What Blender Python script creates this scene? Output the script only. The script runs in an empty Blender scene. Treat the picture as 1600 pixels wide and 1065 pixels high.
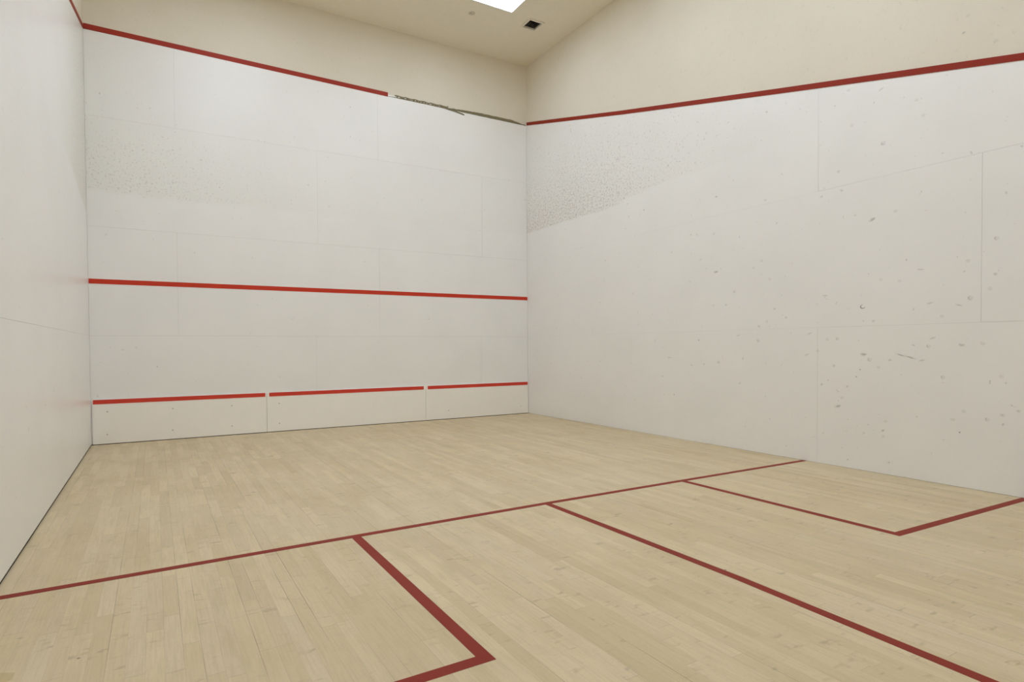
import bpy, bmesh, math, random
from mathutils import Matrix, Vector
random.seed(7)
scn = bpy.context.scene
col = scn.collection

# ---------------------------------------------------------------- camera
CAM = (0.65747, -8.61887, 1.13394)
YAW, PITCH, ROLL = 0.53688, -0.02071, -0.00682
F_PX, SHIFT_PX = 937.81, 27.912
cy, sy, cp, sp = math.cos(YAW), math.sin(YAW), math.cos(PITCH), math.sin(PITCH)
fwd = Vector((sy * cp, cy * cp, sp)); rt = Vector((cy, -sy, 0)); up = rt.cross(fwd)
cr, sr = math.cos(ROLL), math.sin(ROLL)
rt2 = cr * rt + sr * up; up2 = -sr * rt + cr * up
cam = bpy.data.cameras.new('camera')
cam.sensor_width = 36.0
cam.sensor_fit = 'HORIZONTAL'
cam.lens = F_PX / 1600 * 36.0
cam.shift_y = SHIFT_PX / 1600
cam.clip_start = 0.05
co = bpy.data.objects.new('camera', cam); col.objects.link(co)
co.matrix_world = Matrix(((rt2.x, up2.x, -fwd.x, CAM[0]), (rt2.y, up2.y, -fwd.y, CAM[1]), (rt2.z, up2.z, -fwd.z, CAM[2]), (0, 0, 0, 1)))
scn.camera = co

# ---------------------------------------------------------------- world, exposure, lamps' strength
w = bpy.data.worlds.new('world'); scn.world = w; w.use_nodes = True
w.node_tree.nodes['Background'].inputs[0].default_value = (0.5, 0.5, 0.5, 1)
w.node_tree.nodes['Background'].inputs[1].default_value = 0.0
vs = scn.view_settings
vs.view_transform = 'Standard'; vs.look = 'None'; vs.gamma = 1.0; vs.use_curve_mapping = False
vs.exposure = 0.03
LAMP = 11.1
scn.cycles.max_bounces = 20; scn.cycles.diffuse_bounces = 16; scn.cycles.glossy_bounces = 6
LAMP_COL = (0.776, 0.87, 1.0, 1)

# ---------------------------------------------------------------- court dimensions (metres)
W, L, H = 6.1, 9.1, 5.833
OUT = 4.868          # height of the out line at the front wall
SLOPE = 0.2468       # fall of the side wall out line per metre towards the back
HB = 2.62            # out line on the back wall

# ---------------------------------------------------------------- helpers
def new_obj(name, bm, mats, parent=None, smooth=False):
    me = bpy.data.meshes.new(name)
    bmesh.ops.recalc_face_normals(bm, faces=bm.faces)
    bm.to_mesh(me); bm.free()
    for m in (mats if isinstance(mats, (list, tuple)) else [mats]): me.materials.append(m)
    if smooth:
        for p in me.polygons: p.use_smooth = True
    o = bpy.data.objects.new(name, me); col.objects.link(o)
    if parent: o.parent = parent
    return o
def empty(name, loc):
    o = bpy.data.objects.new(name, None); o.location = loc; o.empty_display_size = 0.1
    col.objects.link(o); return o
def tag(o, label=None, cat=None, group=None, kind=None):
    if label: o['label'] = label
    if cat: o['category'] = cat
    if group: o['group'] = group
    if kind: o['kind'] = kind
    return o
def box(bm, a, b, mi=0):
    vv = [bm.verts.new((x, y, z)) for x in (a[0], b[0]) for y in (a[1], b[1]) for z in (a[2], b[2])]
    for f in ((0, 1, 3, 2), (4, 6, 7, 5), (0, 4, 5, 1), (2, 3, 7, 6), (0, 2, 6, 4), (1, 5, 7, 3)):
        bm.faces.new([vv[i] for i in f]).material_index = mi
def slab(bm, poly, mp, d0, d1, mi=0):
    """poly: 2D outline; mp(u, v, depth) -> 3D; extruded between depths d0 and d1"""
    A = [bm.verts.new(mp(u, v, d0)) for u, v in poly]
    B = [bm.verts.new(mp(u, v, d1)) for u, v in poly]
    bm.faces.new(A).material_index = mi
    bm.faces.new(list(reversed(B))).material_index = mi
    n = len(poly)
    for i in range(n):
        bm.faces.new((A[i], A[(i + 1) % n], B[(i + 1) % n], B[i])).material_index = mi
def clip(poly, a, b, c):
    """keep a*u + b*v <= c"""
    out = []
    for i in range(len(poly)):
        p, q = poly[i], poly[(i + 1) % len(poly)]
        dp, dq = a * p[0] + b * p[1] - c, a * q[0] + b * q[1] - c
        if dp <= 0: out.append(p)
        if (dp < 0 < dq) or (dq < 0 < dp):
            t = dp / (dp - dq); out.append((p[0] + (q[0] - p[0]) * t, p[1] + (q[1] - p[1]) * t))
    return out
def disc(bm, c, r, mp, d0, d1, n=16, mi=0):
    slab(bm, [(c[0] + r * math.cos(2 * math.pi * i / n), c[1] + r * math.sin(2 * math.pi * i / n)) for i in range(n)], mp, d0, d1, mi)
# wall planes: depth > 0 goes INTO the room
mp_front = lambda u, v, d: (u, -d, v)
mp_right = lambda u, v, d: (W - d, u, v)
mp_left = lambda u, v, d: (d, u, v)
mp_back = lambda u, v, d: (u, -L + d, v)
mp_floor = lambda u, v, d: (u, v, d)
mp_ceil = lambda u, v, d: (u, v, H - d)

# ---------------------------------------------------------------- materials
def S(r, g, b):
    f = lambda c: (c / 255 / 12.92) if c / 255 <= 0.04045 else ((c / 255 + 0.055) / 1.055) ** 2.4
    return (f(r), f(g), f(b), 1)
class NT:
    def __init__(s, name):
        s.m = bpy.data.materials.new(name); s.m.use_nodes = True
        s.t = s.m.node_tree; s.b = s.t.nodes['Principled BSDF']
        s.pos = s.n('ShaderNodeTexCoord').outputs['Object']
        s.sep = s.n('ShaderNodeSeparateXYZ'); s.l(s.pos, s.sep.inputs[0])
        s.x, s.y, s.z = s.sep.outputs
    def n(s, ty, **k):
        o = s.t.nodes.new(ty)
        for a, v in k.items(): setattr(o, a, v)
        return o
    def l(s, a, b): s.t.links.new(a, b)
    def put(s, i, v):
        if hasattr(v, 'default_value') or hasattr(v, 'is_linked'): s.l(v, i)
        else: i.default_value = v
    def m_(s, op, a, b=None, c=None, clamp=False):
        o = s.n('ShaderNodeMath', operation=op, use_clamp=clamp)
        s.put(o.inputs[0], a)
        if b is not None: s.put(o.inputs[1], b)
        if c is not None: s.put(o.inputs[2], c)
        return o.outputs[0]
    def step(s, v, lo, hi, a=0.0, b=1.0):
        o = s.n('ShaderNodeMapRange', interpolation_type='SMOOTHSTEP')
        s.put(o.inputs[0], v)
        for i, q in zip((1, 2, 3, 4), (lo, hi, a, b)): s.put(o.inputs[i], q)
        return o.outputs[0]
    def vec(s, x, y, z):
        o = s.n('ShaderNodeCombineXYZ')
        for i, q in enumerate((x, y, z)): s.put(o.inputs[i], q)
        return o.outputs[0]
    def noise(s, scale, detail=2, rough=0.5, v=None):
        o = s.n('ShaderNodeTexNoise'); s.l(v or s.pos, o.inputs['Vector'])
        o.inputs['Scale'].default_value = scale; o.inputs['Detail'].default_value = detail; o.inputs['Roughness'].default_value = rough
        return o.outputs['Fac']
    def rnd(s, v):
        o = s.n('ShaderNodeTexWhiteNoise', noise_dimensions='3D'); s.l(v, o.inputs['Vector']); return o.outputs['Value']
    def mix(s, f, a, b):
        o = s.n('ShaderNodeMix', data_type='RGBA'); s.put(o.inputs[0], f); s.put(o.inputs[6], a); s.put(o.inputs[7], b); return o.outputs[2]
    def done(s, c, rough=0.5, spec=0.5):
        s.put(s.b.inputs['Base Color'], c); s.put(s.b.inputs['Roughness'], rough); s.b.inputs['Specular IOR Level'].default_value = spec
        return s.m
def plain(name, c, rough=0.5, metal=0.0, spec=0.5, var=0.06, scale=8):
    t = NT(name)
    n = t.noise(scale, 3)
    dk = tuple(q * (1 - 2 * var) for q in c[:3]) + (1,)
    t.b.inputs['Metallic'].default_value = metal
    return t.done(t.mix(n, dk, c), rough, spec)

PANEL = (0.865, 0.865, 0.86, 1)
PANEL_DIRTY = (0.76, 0.755, 0.70, 1)
SPECK = (0.36, 0.33, 0.29, 1)
def panel_mat(name, kind):
    """painted wall panel, smooth and satin; above reach height it was never cleaned and keeps ball dust specks"""
    t = NT(name)
    big = t.noise(1.3, 3); fine = t.noise(30, 2)
    base = t.mix(t.step(big, .35, .7), PANEL, tuple(c * .975 for c in PANEL[:3]) + (1,))
    edge = t.m_('ADD', t.z, t.m_('MULTIPLY', t.m_('SUBTRACT', t.noise(2.2, 4, .55), .5), .14))
    if kind == 'right':
        edge = t.m_('ADD', edge, t.m_('MULTIPLY', t.step(t.y, -2.0, -3.6), -.12))
        above = t.step(edge, 3.02, 3.07)
        along = t.step(t.y, -6.6, -1.2); top = t.step(t.z, 5.2, 3.0)
        dens = t.m_('MULTIPLY', above, t.m_('MULTIPLY', along, t.m_('ADD', .30, t.m_('MULTIPLY', top, .70))))
        pinkish = t.m_('MULTIPLY', t.step(t.y, -.9, -.3), t.step(t.z, 3.5, 3.15))
    elif kind == 'front':
        above = t.step(edge, 2.94, 3.04)
        along = t.step(t.x, 3.6, .2); top = t.step(t.z, 4.7, 3.1)
        dens = t.m_('MULTIPLY', above, t.m_('MULTIPLY', t.m_('ADD', .30, t.m_('MULTIPLY', along, .45)), t.m_('ADD', .3, t.m_('MULTIPLY', top, .7))))
        pinkish = 0.0
    else:
        wedge = t.m_('ADD', edge, t.m_('MULTIPLY', t.step(t.y, -2.0, 0.0), .18))
        above = t.step(wedge, 2.88, 2.96)
        along = t.step(t.y, -2.6, -.8)
        dens = t.m_('MULTIPLY', t.m_('MULTIPLY', above, along), .8)
        pinkish = 0.0
    dirty = t.mix(t.m_('MULTIPLY', dens, {'right': .30, 'front': .42, 'left': 1.0}[kind]), base, PANEL_DIRTY)
    # specks: two sizes of dot, cut out of fine noise; threshold falls where the dust is dense
    s1 = t.noise(40, 3, .75); s2 = t.noise(22, 2, .6)
    th1 = t.m_('SUBTRACT', .70, t.m_('MULTIPLY', dens, .19))
    k1 = t.step(t.m_('SUBTRACT', s1, th1), 0.0, .09)
    k2 = t.step(t.m_('SUBTRACT', s2, t.m_('SUBTRACT', .71, t.m_('MULTIPLY', dens, .08))), 0.0, .04)
    sp = t.m_('MAXIMUM', t.m_('MULTIPLY', k1, t.m_('ADD', .12, t.m_('MULTIPLY', dens, .55))), t.m_('MULTIPLY', k2, .34))
    spc = t.mix(pinkish, SPECK, (0.42, 0.30, 0.27, 1))
    c = t.mix(sp, dirty, spc)
    return t.done(c, t.step(fine, .3, .7, .30, .36), .5)
M_front, M_right, M_left = panel_mat('front wall panel paint', 'front'), panel_mat('right wall panel paint', 'right'), panel_mat('left wall panel paint', 'left')

def plaster():
    t = NT('cream plaster')
    n = t.noise(1.1, 4, .6); f = t.noise(24, 3, .7)
    c = t.mix(t.step(n, .3, .7), (0.75, 0.70, 0.595, 1), (0.72, 0.67, 0.56, 1))
    c = t.mix(t.m_('MULTIPLY', t.step(f, .60, .75), .22), c, (0.42, 0.37, 0.29, 1))
    return t.done(c, .6, .3)
M_plaster = plaster()
M_ceiling = plain('ceiling paint', (0.83, 0.78, 0.655, 1), .7, spec=.3, var=.03, scale=14)
M_joint = plain('joint filler', (0.62, 0.61, 0.56, 1), .8)
M_gap = plain('painted dark gap shade', (0.012, 0.012, 0.012, 1), .9)  # near-black colour standing in for the shade inside the floor gaps
M_red = plain('red service line paint', (.60, .040, .014, 1), .5, spec=.3, var=.05, scale=3)
M_redo = plain('dark red out line paint', (.29, .024, .0085, 1), .55, spec=.25, var=.05, scale=3)
M_redf2 = plain('worn red out line paint', (.37, .036, .019, 1), .55, spec=.25, var=.08, scale=5)
M_redt = plain('red tin strip paint', (.66, .056, .032, 1), .5, spec=.3, var=.04, scale=3)
M_redf = plain('dark red floor line', (.28, .027, .013, 1), .6, spec=.25, var=.10, scale=5)
M_white = plain('white metal', (0.72, 0.71, 0.69, 1), .4)
M_tin = plain('tin panel paint', (0.93, 0.91, 0.87, 1), .4, var=.02, scale=4)
M_screw = plain('grey screw', (0.40, 0.38, 0.34, 1), .5)
M_black = plain('black grille', (0.02, 0.015, 0.012, 1), .6)
M_rim = plain('cream vent rim', (0.80, 0.755, 0.65, 1), .5)
M_cover = plain('sprinkler cover', (0.66, 0.61, 0.51, 1), .5)
M_glue = plain('old tape glue', (0.25, 0.215, 0.12, 1), .8, var=.2, scale=18)
def smudge(name, c, alpha):
    m = bpy.data.materials.new(name); m.use_nodes = True; t = m.node_tree
    b = t.nodes['Principled BSDF']; b.inputs['Base Color'].default_value = c; b.inputs['Roughness'].default_value = .5
    b.inputs['Alpha'].default_value = alpha
    return m
M_smf = smudge('faint ball smudge', (0.42, 0.38, 0.34, 1), .09)
M_smm = smudge('ball smudge', (0.34, 0.31, 0.28, 1), .22)
M_smd = smudge('dark ball mark', (0.13, 0.12, 0.11, 1), .5)
M_yel = smudge('yellow floor stain', (0.62, 0.46, 0.12, 1), .20)
MARKM = [M_smf, M_smm, M_smd, M_yel]

def floor_mat():
    t = NT('maple strip floor'); BW = .061
    row = t.m_('FLOOR', t.m_('DIVIDE', t.x, BW)); fx = t.m_('FRACT', t.m_('DIVIDE', t.x, BW))
    r1 = t.rnd(t.vec(row, 3.1, 0.0)); r2 = t.rnd(t.vec(row, 9.7, 1.0))
    ln = t.m_('ADD', .42, t.m_('MULTIPLY', r2, .75))
    v = t.m_('DIVIDE', t.m_('ADD', t.y, t.m_('ADD', 20.0, t.m_('MULTIPLY', r1, 7.0))), ln)
    pl = t.m_('FLOOR', v); fv = t.m_('FRACT', v)
    idv = t.vec(row, pl, 5.0); i1 = t.rnd(idv); i2 = t.rnd(t.vec(row, pl, 11.0)); i3 = t.rnd(t.vec(row, pl, 17.0))
    base = t.mix(i1, (0.625, 0.508, 0.315, 1), (0.705, 0.587, 0.385, 1))
    base = t.mix(t.m_('MULTIPLY', t.step(i2, .80, 1.0), .6), base, (0.56, 0.445, 0.26, 1))
    base = t.mix(t.m_('MULTIPLY', t.step(i3, .7, 1.0), .22), base, (0.66, 0.53, 0.42, 1))
    g = t.noise(1, 4, .6, t.vec(t.m_('MULTIPLY', t.x, 130.0), t.m_('MULTIPLY', t.y, 5.0), i1))
    base = t.mix(t.step(g, .40, .75, 0.0, .30), base, (0.45, 0.345, 0.20, 1))
    # maple figure: short cross-grain smudges on some boards
    cg = t.noise(1, 3, .6, t.vec(t.m_('ADD', t.m_('MULTIPLY', t.x, 9.0), t.m_('MULTIPLY', i1, 30.0)), t.m_('MULTIPLY', t.y, 26.0), i2))
    patch = t.noise(1, 2, .5, t.vec(t.m_('ADD', t.m_('MULTIPLY', t.x, 6.0), t.m_('MULTIPLY', row, 2.3)), t.m_('MULTIPLY', t.y, 5.0), 0.0))
    base = t.mix(t.m_('MULTIPLY', t.step(cg, .55, .72), t.step(patch, .46, .66, 0.0, .60)), base, (0.33, 0.25, 0.13, 1))
    wear = t.noise(1.6, 5, .65)
    base = t.mix(t.step(wear, .45, .75, 0.0, .22), base, (0.47, 0.385, 0.24, 1))
    # olive mottling, drawn out along the boards
    mo = t.noise(1, 5, .65, t.vec(t.m_('MULTIPLY', t.x, 14.0), t.m_('MULTIPLY', t.y, 2.6), t.m_('MULTIPLY', i1, .6)))
    base = t.mix(t.step(mo, .45, .72, 0.0, .38), base, (0.47, 0.40, 0.215, 1))
    dust = t.noise(75, 3, .7)
    base = t.mix(t.step(dust, .50, .80, 0.0, .25), base, (0.40, 0.33, 0.20, 1))
    base = t.mix(t.step(t.noise(.55, 3), .45, .7, 0.0, .22), base, (0.66, 0.575, 0.44, 1))
    # seams: some open, most nearly shut
    dx = t.m_('MULTIPLY', t.m_('MINIMUM', fx, t.m_('SUBTRACT', 1.0, fx)), BW)
    rs = t.rnd(t.vec(t.m_('FLOOR', t.m_('ADD', t.m_('DIVIDE', t.x, BW), .5)), 2.0, 7.0))
    along = t.noise(1, 2, .5, t.vec(t.m_('MULTIPLY', rs, 40.0), t.m_('MULTIPLY', t.y, 1.3), 0.0))
    op = t.m_('ADD', .10, t.m_('MULTIPLY', t.m_('MULTIPLY', t.step(rs, .45, 1.0), t.step(along, .42, .60)), .75))
    sx = t.m_('MULTIPLY', t.m_('LESS_THAN', dx, .0009), op)
    dv = t.m_('MULTIPLY', t.m_('MINIMUM', fv, t.m_('SUBTRACT', 1.0, fv)), ln)
    sv = t.m_('MULTIPLY', t.m_('LESS_THAN', dv, .0011), t.m_('ADD', .08, t.m_('MULTIPLY', i3, .4)))
    base = t.mix(t.m_('MAXIMUM', sx, sv), base, (0.10, 0.07, 0.035, 1))
    return t.done(base, t.step(wear, .3, .7, .42, .55), .35)
M_floor = floor_mat()

def emit_mat(name, k):
    m = bpy.data.materials.new(name); m.use_nodes = True; t = m.node_tree
    b = t.nodes['Principled BSDF']; b.inputs['Base Color'].default_value = (.85, .86, .88, 1)
    b.inputs['Emission Color'].default_value = LAMP_COL; b.inputs['Emission Strength'].default_value = LAMP * k
    return m
M_emit, M_emit_front = emit_mat('lit diffuser', 1.05), emit_mat('lit diffuser weakened front row', 0.74)  # diffuser strengths vary by row and side only to even out wall brightness
M_emit_2, M_emit_4 = emit_mat('lit diffuser weakened second right', 0.8), emit_mat('lit diffuser weakened back row', 0.7)
M_emit_2l = emit_mat('lit diffuser boosted second left', 1.22)

# ball marks measured on each surface: (kind, along, up)
RM = [('S', -3.971, 1.956), ('f', -3.594, 1.88), ('f', -3.94, 1.583), ('m', -4.114, 1.578), ('f', -3.754, 2.124), ('f', -4.568, 2.007), ('f', -4.471,
1.945), ('f', -4.662, 1.809), ('a', -4.233, 1.718), ('m', -4.721, 1.499), ('m', -4.851, 1.403), ('s', -3.728, 1.192), ('t', -4.28, 1.238), ('A',
-4.537, 1.182), ('t', -5.072, 1.034), ('t', -5.102, 1.239), ('f', -5.279, 1.181), ('t', -5.257, 1.593), ('m', -3.253, 0.986), ('m', -3.618, 0.897),
('m', -3.806, 0.917), ('A', -4.023, 0.944), ('m', -4.337, 0.985), ('m', -3.15, 0.749), ('d', -3.34, 0.535), ('m', -4.298, 0.719), ('a', -4.545,
1.327), ('f', -4.632, 1.372), ('f', -3.02, 1.192), ('f', -5.187, 1.069), ('m', -5.228, 0.755), ('X', -5.611, 1.47), ('A', -6.439, 1.486), ('m', -5.7,
1.336), ('a', -5.383, 1.187), ('t', -6.149, 1.464), ('t', -6.355, 1.435), ('m', -6.366, 1.123), ('S', -5.613, 1.042), ('A', -5.677, 0.998), ('T',
-5.929, 1.038), ('T', -6.002, 1.02), ('t', -6.093, 0.996), ('d', -5.587, 0.904), ('d', -5.555, 0.839), ('m', -5.472, 0.747), ('m', -5.346, 0.934),
('m', -5.842, 0.995), ('a', -6.253, 0.863), ('a', -6.146, 1.113), ('t', -6.17, 1.178), ('f', -6.236, 1.352), ('f', -5.763, 1.692), ('f', -5.914,
1.666), ('m', -6.591, 1.653), ('f', -6.558, 1.547), ('f', -6.634, 0.884), ('f', -6.515, 1.132), ('t', -6.078, 1.746), ('f', -6.413, 1.775), ('f',
-5.745, 0.93), ('S', -5.383, 0.559), ('f', -5.422, 0.64), ('s', -5.788, 0.379), ('f', -5.789, 0.328), ('f', -5.809, 0.462), ('d', -6.367, 0.433),
('f', -6.394, 0.602), ('m', -6.644, 0.595), ('a', -6.555, 0.552), ('m', -6.74, 0.633), ('f', -6.32, 0.528), ('S', -5.685, 2.228), ('m', -5.413,
2.543), ('m', -5.381, 2.724), ('f', -5.881, 2.263), ('m', -5.219, 2.528), ('m', -4.61, 2.625), ('a', -6.602, 1.921), ('A', -5.781, 2.871), ('t',
-5.757, 3.337), ('f', -5.471, 3.432), ('f', -6.399, 3.664), ('s', -6.372, 3.545), ('f', -6.579, 3.392), ('f', -6.09, 3.003), ('f', -6.039, 3.144),
('f', -5.503, 3.107), ('s', -2.823, 2.878), ('f', -2.614, 1.821), ('f', -2.048, 2.324), ('f', -3.305, 2.268), ('f', -1.491, 2.587), ('m', -2.536,
2.848), ('s', -3.981, 2.796), ('f', -3.702, 2.418), ('f', -3.946, 2.388)]
FM = [('d', 0.682, 0.914), ('f', 0.466, 1.149), ('f', 0.329, 1.127), ('f', 0.179, 2.497), ('m', 6.06, 3.602)]
LM = [('v', -2.975, 0.83), ('v', -4.041, 0.658), ('f', -2.43, 2.437), ('m', -3.387, 0.752)]
SC = [('s', 0.161, 0.389), ('s', 0.156, 0.118), ('s', 0.84, 0.387), ('s', 0.836, 0.119), ('s', 1.51, 0.386), ('s', 0.318, 0.094), ('s', 2.095, 0.383),
('s', 2.099, 0.113), ('s', 4.611, 0.135), ('s', 5.945, 0.13)]
FLM = [('y', 0.165, -5.955), ('d', 3.113, -6.584), ('m', 2.063, -7.032), ('m', 2.501, -7.301), ('m', 3.561, -6.252), ('m', 2.48, -5.354), ('m', 1.834, -4.517), ('d', 0.399,
-5.926), ('m', 0.464, -5.912), ('m', 0.184, -5.618), ('m', 1.062, -4.352)]

# ---------------------------------------------------------------- the shell
T = 0.006      # panel thickness standing proud of the plaster
G = 0.0018     # open joint between panels
def mark(bm, kind, u, v, mp, base, rot=None):
    """one ball mark lying on a surface: soft smears are flat ellipses, sharp ones crescents"""
    r = rot if rot is not None else random.uniform(-.5, .5)
    def ell(a, b, mi, d, du=0, dv=0, rr=None):
        q = r if rr is None else rr; pts = []
        for i in range(14):
            t = 2 * math.pi * i / 14; k = 1 + random.uniform(-.18, .18)
            x, y = a * k * math.cos(t), b * k * math.sin(t)
            pts.append((u + du + x * math.cos(q) - y * math.sin(q), v + dv + x * math.sin(q) + y * math.cos(q)))
        vv = [bm.verts.new(mp(p[0], p[1], d)) for p in pts]; bm.faces.new(vv).material_index = base + mi
    def arc(rad, w_, a0, a1, mi, d):
        n = 9; o, i_ = [], []
        for k in range(n):
            t = a0 + (a1 - a0) * k / (n - 1); ww = w_ * math.sin(math.pi * (k + .6) / (n + .2))
            for l_, s in ((o, .5), (i_, -.5)):
                x, y = 1.15 * (rad + s * ww) * math.cos(t), .9 * (rad + s * ww) * math.sin(t)
                l_.append(bm.verts.new(mp(u + x * math.cos(r) - y * math.sin(r), v + x * math.sin(r) + y * math.cos(r), d)))
        for k in range(n - 1): bm.faces.new((o[k], o[k + 1], i_[k + 1], i_[k])).material_index = base + mi
    d = T * 0 + .0006
    if kind == 'f': ell(.017, .013, 0, d)
    elif kind == 'm': ell(.016, .011, 0, d); ell(.009, .006, 0, d + .0004)
    elif kind == 's': ell(.018, .011, 0, d); ell(.010, .006, 1, d + .0004)
    elif kind == 'S': ell(.034, .015, 0, d); ell(.022, .009, 1, d + .0004, -.006)
    elif kind == 'd': ell(.006, .006, 2, d)
    elif kind == 't': ell(.030, .007, 0, d); ell(.018, .004, 0, d + .0004)
    elif kind == 'T': ell(.055, .007, 0, d, rr=.33); ell(.03, .005, 1, d + .0004, rr=.33)
    elif kind == 'v': ell(.006, .016, 1, d, rr=-.5)
    elif kind == 'y': ell(.05, .05, 3, d)
    elif kind == 'a': arc(.015, .008, -1.9, 1.2, 1, d); ell(.014, .010, 0, d + .0004)
    elif kind == 'A': arc(.018, .010, -2.1, 1.3, 1, d); ell(.016, .010, 0, d + .0004)
    elif kind == 'X': arc(.020, .009, -2.5, 1.6, 2, d); arc(.020, .004, -3.0, 2.0, 1, d + .0004)

def wall(name, mp, u0, u1, top, seams, mat, marks=(), bottom=.004, gapend=.003, lowgap=False, ROWS=(0.0, 1.295, 2.585, 3.88, 6.0), gz=lambda u, z: G):
    """top(u): out line height. Panels are real slabs with open joints over a filler backing; plaster above"""
    bm = bmesh.new()
    ta, tb = top(u0), top(u1)
    a, c = -(tb - ta) / (u1 - u0), ta - (tb - ta) / (u1 - u0) * u0     # v <= ta + ...
    slab(bm, [(u0 - .04, 0), (u1 + .04, 0), (u1 + .04, tb), (u0 - .04, ta)], mp, -.05, -.0045, 1)         # filler behind the panels
    slab(bm, [(u0 - .04, ta), (u0, ta), (u1, tb), (u1 + .04, tb), (u1 + .04, H + .05), (u0 - .04, H + .05)], mp, -.05, -T, 2)  # plaster
    if lowgap: slab(bm, [(u0, -.01), (u1, -.01), (u1, bottom + .002), (u0, bottom + .002)], mp, -.004, -.003, 3)  # dark strip paints the shade of the gap below the panels
    for r in range(len(ROWS) - 1):
        us = [u0] + [s for s in seams[r] if u0 < s < u1] + [u1]
        for i in range(len(us) - 1):
            g0 = gapend if i == 0 else G / 2; g1 = gapend if i == len(us) - 2 else G / 2
            um = (us[i] + us[i + 1]) / 2
            z0 = bottom if r == 0 else ROWS[r] + gz(um, ROWS[r]) / 2
            z1 = ROWS[r + 1] - gz(um, ROWS[r + 1]) / 2
            p = [(us[i] + g0, z0), (us[i + 1] - g1, z0), (us[i + 1] - g1, z1), (us[i] + g0, z1)]
            p = clip(p, a, 1, c)
            if len(p) > 2: slab(bm, p, mp, -.0045, 0.0, 0)
    bmesh.ops.recalc_face_normals(bm, faces=bm.faces)
    for k, u, v in marks: mark(bm, k, u, v, mp, 4)
    o = new_obj(name, bm, [mat, M_joint, M_plaster, M_gap] + MARKM)
    return tag(o, kind='structure')
A1, B1 = [2.607, 5.208], [0.92, 3.525]
wf = wall('wall_front', mp_front, 0, W, lambda u: OUT, [A1, B1, [2.645, 5.24], B1], M_front, FM, gapend=.0012)
S0, S1 = [-7.79, -5.185, -2.59], [-6.503, -3.9, -1.30]
wr = wall('wall_right', mp_right, -L, 0, lambda u: OUT + SLOPE * u, [S0, [-7.803, -6.503], [-7.79, -5.185]], M_right, RM, gapend=.002, bottom=.003,
          ROWS=(0.0, 1.295, 2.585, 6.0), gz=lambda u, z: (G if u < -5.1 else .0008))
wl = wall('wall_left', mp_left, -L, 0, lambda u: OUT + SLOPE * u, [[], [], []], M_left, LM, bottom=.016, lowgap=True,
          ROWS=(0.0, 1.295, 2.585, 6.0), gz=lambda u, z: G if z < 2 else .0003)
wb = wall('wall_back', mp_back, 0, W, lambda u: HB, [A1, B1, A1, B1], M_left, (), gapend=.003)

bm = bmesh.new()
slab(bm, [(-.06, -L - .06), (W + .06, -L - .06), (W + .06, .06), (-.06, .06)], mp_floor, -.05, 0.0)
bmesh.ops.recalc_face_normals(bm, faces=bm.faces)
for k, u, v in FLM: mark(bm, k, u, v, mp_floor, 1)
tag(new_obj('floor', bm, [M_floor] + MARKM), kind='structure')

LIGHTS = [(x, y) for y in (-1.60, -3.75, -5.90, -8.05) for x in (4.42, 1.68)]  # unseen rows: their number and spacing were chosen to spread the light evenly
LW, LD = .645, .32                                  # half sizes
VX0, VX1, VY0, VY1 = 5.378, 5.582, -1.268, -1.058
bm = bmesh.new()
xs = sorted({-.06, W + .06, VX0, VX1} | {x + s * LW for x, y in LIGHTS for s in (-1, 1)})
ys = sorted({-L - .06, .06, VY0, VY1} | {y + s * LD for x, y in LIGHTS for s in (-1, 1)})
def hole(x, y):
    return (VX0 < x < VX1 and VY0 < y < VY1) or any(abs(x - a) < LW and abs(y - b) < LD for a, b in LIGHTS)
for i in range(len(xs) - 1):
    for j in range(len(ys) - 1):
        if not hole((xs[i] + xs[i + 1]) / 2, (ys[j] + ys[j + 1]) / 2):
            box(bm, (xs[i], ys[j], H), (xs[i + 1], ys[j + 1], H + .14))
bmesh.ops.remove_doubles(bm, verts=bm.verts, dist=1e-5)
tag(new_obj('ceiling', bm, M_ceiling), kind='structure')

# ---------------------------------------------------------------- ceiling lights
def ring(bm, a, b, w_, z0, z1):
    box(bm, (a[0], a[1], z0), (b[0], a[1] + w_, z1)); box(bm, (a[0], b[1] - w_, z0), (b[0], b[1], z1))
    box(bm, (a[0], a[1] + w_, z0), (a[0] + w_, b[1] - w_, z1)); box(bm, (b[0] - w_, a[1] + w_, z0), (b[0], b[1] - w_, z1))
def light(label, em):
    r = empty('ceiling_light', (0, 0, H)); tag(r, label, 'light', 'recessed ceiling lights')
    bm = bmesh.new(); ring(bm, (-LW, -LD), (LW, LD), .012, -.004, .10)
    box(bm, (-LW, -LD, .10), (LW, LD, .11)); new_obj('frame', bm, M_white, r)
    bm = bmesh.new(); box(bm, (-LW + .013, -LD + .013, .002), (LW - .013, LD - .013, .008)); new_obj('diffuser', bm, em, r)
    return r
LAB = ['bright white recessed light panel beside the dark square ceiling vent', 'recessed ceiling light panel at the front left, over the left tin panel',
       'recessed ceiling light panel in front of the short line, right half', 'recessed ceiling light panel in front of the short line, left half',
       'recessed ceiling light panel just behind the short line, right half', 'recessed ceiling light panel just behind the short line, left half',
       'recessed ceiling light panel at the back right of the court', 'recessed ceiling light panel at the back left, above the camera position']
fixt = {2 * i: light(LAB[2 * i], m_) for i, m_ in enumerate((M_emit_front, M_emit_2, M_emit, M_emit_4))}
for i in fixt: fixt[i].location = (*LIGHTS[i], H)
for i, ((x, y), lb) in enumerate(zip(LIGHTS, LAB)):
    if i in fixt: continue
    proto = fixt[i - 1]
    c = proto.copy(); col.objects.link(c); c.location = (x, y, H); c['label'] = lb
    for ch in proto.children:
        d = ch.copy(); col.objects.link(d); d.parent = c
        if i == 3 and ch.name.startswith('diffuser'): d.data = ch.data.copy(); d.data.materials[0] = M_emit_2l

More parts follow.
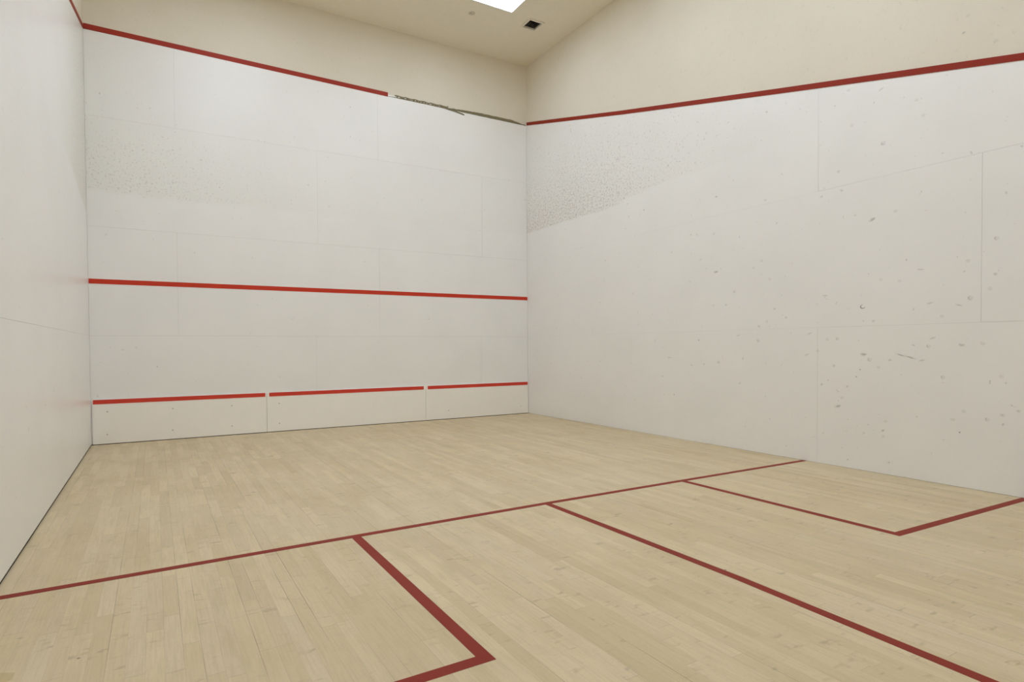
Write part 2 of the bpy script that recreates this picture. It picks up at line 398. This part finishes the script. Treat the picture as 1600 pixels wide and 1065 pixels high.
# ---------------------------------------------------------------- vent and sprinkler
cx, cyy = (VX0 + VX1) / 2, (VY0 + VY1) / 2; hx, hy = (VX1 - VX0) / 2, (VY1 - VY0) / 2
v = empty('ceiling_vent', (cx, cyy, H)); tag(v, 'small square ceiling vent with pale rim and dark grille', 'vent')
bm = bmesh.new(); ring(bm, (-hx - .030, -hy - .030), (hx + .030, hy + .030), .030, -.014, 0)
ring(bm, (-hx, -hy), (hx, hy), .003, 0, .09); new_obj('frame', bm, M_rim, v)
bm = bmesh.new(); box(bm, (-hx, -hy, .09), (hx, hy, .10))
for i in range(9):
    y = -hy + .004 + (2 * hy - .008) * (i + .5) / 9
    vv = [bm.verts.new(p) for p in ((-hx + .003, y - .006, .004), (hx - .003, y - .006, .004), (hx - .003, y + .006, .022), (-hx + .003, y + .006, .022))]
    vv2 = [bm.verts.new((p.co.x, p.co.y + .0015, p.co.z)) for p in vv]
    bm.faces.new(vv); bm.faces.new(list(reversed(vv2)))
    for k in range(4): bm.faces.new((vv[k], vv2[k], vv2[(k + 1) % 4], vv[(k + 1) % 4]))
new_obj('grille', bm, M_black, v)
s = empty('ceiling_sprinkler', (4.579, -.99, H)); tag(s, 'small round sprinkler cover on the ceiling left of the light panel', 'sprinkler')
def lathe(prof, n=24):
    bm = bmesh.new(); R_ = []
    for r, z in prof: R_.append([bm.verts.new((r * math.cos(2 * math.pi * i / n), r * math.sin(2 * math.pi * i / n), z)) for i in range(n)])
    for a, b in zip(R_, R_[1:]):
        for i in range(n): bm.faces.new((a[i], a[(i + 1) % n], b[(i + 1) % n], b[i]))
    bm.faces.new(R_[-1]); return bm
new_obj('escutcheon', lathe([(.046, 0), (.045, -.006), (.036, -.011), (.030, -.004), (.018, -.003)]), M_cover, s, True)
new_obj('sprinkler_head', lathe([(.014, 0), (.014, -.010), (.009, -.014), (.004, -.016)]), M_cover, s, True)

# ---------------------------------------------------------------- lines
def strip(name, pts, half, mp, d0, d1, mat, label, cat='court line', group=None, vert=True):
    """flat line of constant width along pts; vert=True: width along v, else perpendicular"""
    bm = bmesh.new(); rows = []
    for i, (u, v_) in enumerate(pts):
        if vert: nu, nv = 0, 1
        else:
            a, b = pts[max(i - 1, 0)], pts[min(i + 1, len(pts) - 1)]
            l_ = math.hypot(b[0] - a[0], b[1] - a[1]); nu, nv = -(b[1] - a[1]) / l_, (b[0] - a[0]) / l_
        rows.append([bm.verts.new(mp(u + s_ * nu * half, v_ + s_ * nv * half, d)) for s_, d in ((-1, d0), (1, d0), (1, d1), (-1, d1))])
    for a, b in zip(rows, rows[1:]):
        for k in range(4): bm.faces.new((a[k], a[(k + 1) % 4], b[(k + 1) % 4], b[k]))
    bm.faces.new(rows[0]); bm.faces.new(list(reversed(rows[-1])))
    o = new_obj(name, bm, mat); return tag(o, label, cat, group or ('out lines around the walls' if name == 'out_line' else None))
SL = [(-L + .004, 2.64), (-8.0, 2.90), (-6.75, 3.207), (-5.927, 3.404), (-4.785, 3.679), (-2.4, 4.262), (-.012, 4.871)]
strip('out_line', SL, .0265, mp_right, .0012, .004, M_redo, 'long red sloping out line along the top of the right wall panels')
strip('out_line', [(u if u < -1 else u, z_ + .02) for u, z_ in SL], .0255, mp_left, .0012, .004, M_redo, 'red sloping out line on the left wall, top left corner of the photo')
strip('out_line', [(.004, 4.904), (1.8, 4.884), (3.683, 4.867)], .031, mp_front, -T + .0002, .003, M_redf2, 'red out line on the front wall, broken off before the right corner')
strip('out_line', [(.004, HB + .025), (W - .004, HB + .025)], .025, mp_back, -T + .0002, .003, M_redo, 'level red out line across the back wall behind the camera')
strip('service_line', [(.004, 1.937), (W - .004, 1.941)], .0285, mp_front, .0003, .003, M_red, 'long unbroken red service line across the middle of the front wall')

# torn edge where the red tape came off
bm = bmesh.new()
def ribbon(P, mp, d0, d1):
    rows = [[bm.verts.new(mp(u, a, d0)), bm.verts.new(mp(u, b, d0)), bm.verts.new(mp(u, b, d1)), bm.verts.new(mp(u, a, d1))] for u, a, b in P]
    for a, b in zip(rows, rows[1:]):
        for k in range(4): bm.faces.new((a[k], a[(k + 1) % 4], b[(k + 1) % 4], b[k]))
    bm.faces.new(rows[0]); bm.faces.new(list(reversed(rows[-1])))
rr = random.Random(3)
P = []                                                     # lower hairline edge, all along
for i in range(60):
    u = 3.69 + (6.085 - 3.69) * i / 59
    h_ = (.013 if u > 3.8 else .006) + rr.uniform(-.002, .003)
    P.append((u, 4.842 + rr.uniform(-.001, .001), 4.842 + h_))
ribbon(P, mp_front, -T + .0003, .003)
P = []                                                     # ragged upper strand
for i in range(44):
    u = 3.79 + (4.66 - 3.79) * i / 43
    z_ = 4.873 + .004 * math.sin(i * .9) + rr.uniform(-.002, .002); P.append((u, z_ - rr.uniform(.006, .011), z_ + rr.uniform(.005, .009)))
ribbon(P, mp_front, -T + .0004, .005)
for k in range(17):                                        # shreds joining the two strands
    u = 3.82 + k * .05 + rr.uniform(-.012, .012); w_ = rr.uniform(.014, .036)
    ribbon([(u, 4.846, 4.870), (u + w_, 4.846 + rr.uniform(0, .006), 4.870)], mp_front, -T + .0005, .004)
P = []                                                     # solid glue bed towards the corner
for i in range(50):
    t_ = i / 49; u = 4.60 + (6.075 - 4.60) * t_
    hh = .042 * min(1, .35 + t_ * 1.6) * (1 if t_ < .82 else max(.25, 1 - (t_ - .82) / .18))
    P.append((u, 4.844, 4.846 + hh + rr.uniform(-.003, .003)))
ribbon(P, mp_front, -T + .0006, .006)
ribbon([(4.55, 4.846, 4.862), (4.66, 4.833, 4.852), (4.78, 4.822, 4.842), (4.88, 4.806, 4.824), (4.935, 4.797, 4.812)], mp_front, .001, .009)   # loose shred hanging down
tag(new_obj('torn_line_edge', bm, M_glue), 'ragged olive brown strip on the front wall where the red line came off', 'torn strip')

# ---------------------------------------------------------------- tin: three board panels along the foot of the front wall
TD = .020
def tin(x0, x1, r0, r1, screws, label):
    o = empty('tin_panel', ((x0 + x1) / 2, -TD, 0)); tag(o, label, 'tin panel', 'tin panels along the foot of the front wall')
    ox = (x0 + x1) / 2
    bm = bmesh.new(); box(bm, (x0 - ox, 0, .008), (x1 - ox, TD - .001, .534))
    bmesh.ops.bevel(bm, geom=[e for e in bm.edges], offset=.0015, segments=1, affect='EDGES'); new_obj('board', bm, M_tin, o)
    bm = bmesh.new(); box(bm, (r0 - ox, -.003, .483), (r1 - ox, 0, .5345)); tag(new_obj('red_strip', bm, M_redt, o), 'red strip along the top edge')
    for sx, sz in screws:
        bm = bmesh.new()
        slab(bm, [(sx - ox + .007 * math.cos(a * math.pi / 5), sz + .007 * math.sin(a * math.pi / 5)) for a in range(10)], lambda u, v_, d: (u, -d, v_), 0, .002)
        new_obj('screw', bm, M_screw, o)
tin(.014, 1.938, .022, 1.922, [(.161, .389), (.156, .118), (.84, .387), (.836, .119), (1.51, .386), (1.51, .119)], 'leftmost tin panel, white board with a red top strip, touching the left wall')
tin(1.942, 4.228, 1.972, 4.196, [(2.095, .383), (2.099, .113)], 'middle tin panel, the longest white board with a red top strip')
tin(4.232, 6.090, 4.262, 6.080, [(4.611, .135), (5.945, .13)], 'rightmost tin panel, white board with a red top strip ending at the right corner')
bm = bmesh.new(); box(bm, (.002, -TD + .003, .0002), (6.098, -.0005, .0075))  # dark strip painted in as the shade under the tin boards
tag(new_obj('gap_shade_1', bm, M_gap), kind='structure')

# ---------------------------------------------------------------- floor lines
fl = dict(mp=mp_floor, d0=.0002, d1=.0012, mat=M_redf, vert=False)
def fstrip(n, pts, label, half=.026, **k): return strip(n, pts, half, fl['mp'], fl['d0'], k.get('d1', fl['d1']), fl['mat'], label, vert=False, group=k.get('group'))
fstrip('short_line', [(.006, -5.077), (1.7, -5.052), (3.1, -5.037), (4.6, -5.042), (W - .004, -5.053)], 'dark red short line running across the whole court floor from wall to wall')
fstrip('half_court_line', [(3.070, -5.065), (3.077, -5.9), (3.080, -6.7), (3.045, -7.7), (3.0, -L + .01)], 'dark red half court line running from the short line to the bottom right', d1=.0010)
def elbow(bm_pts, label):
    """service box line: one L-shaped painted line"""
    (x0, y0), (x1, y1), (x2, y2) = bm_pts; h_ = .0275; sgn = 1 if x2 > x1 else -1
    poly = [(x0 - sgn * h_, y0), (x1 - sgn * h_, y1 - h_), (x2, y2 - h_), (x2, y2 + h_), (x1 + sgn * h_, y1 + h_), (x0 + sgn * h_, y0)]
    bm = bmesh.new(); slab(bm, poly, mp_floor, .0002, .0010)
    tag(new_obj('service_box_line', bm, M_redf), label, 'court line', 'service box lines on the floor')
elbow([(1.676, -5.07), (1.676, -6.707), (.006, -6.72)], 'dark red L-shaped service box line left of the half court line')
elbow([(4.436, -5.06), (4.442, -6.735), (W - .004, -6.792)], 'dark red L-shaped service box line ending at the right wall')
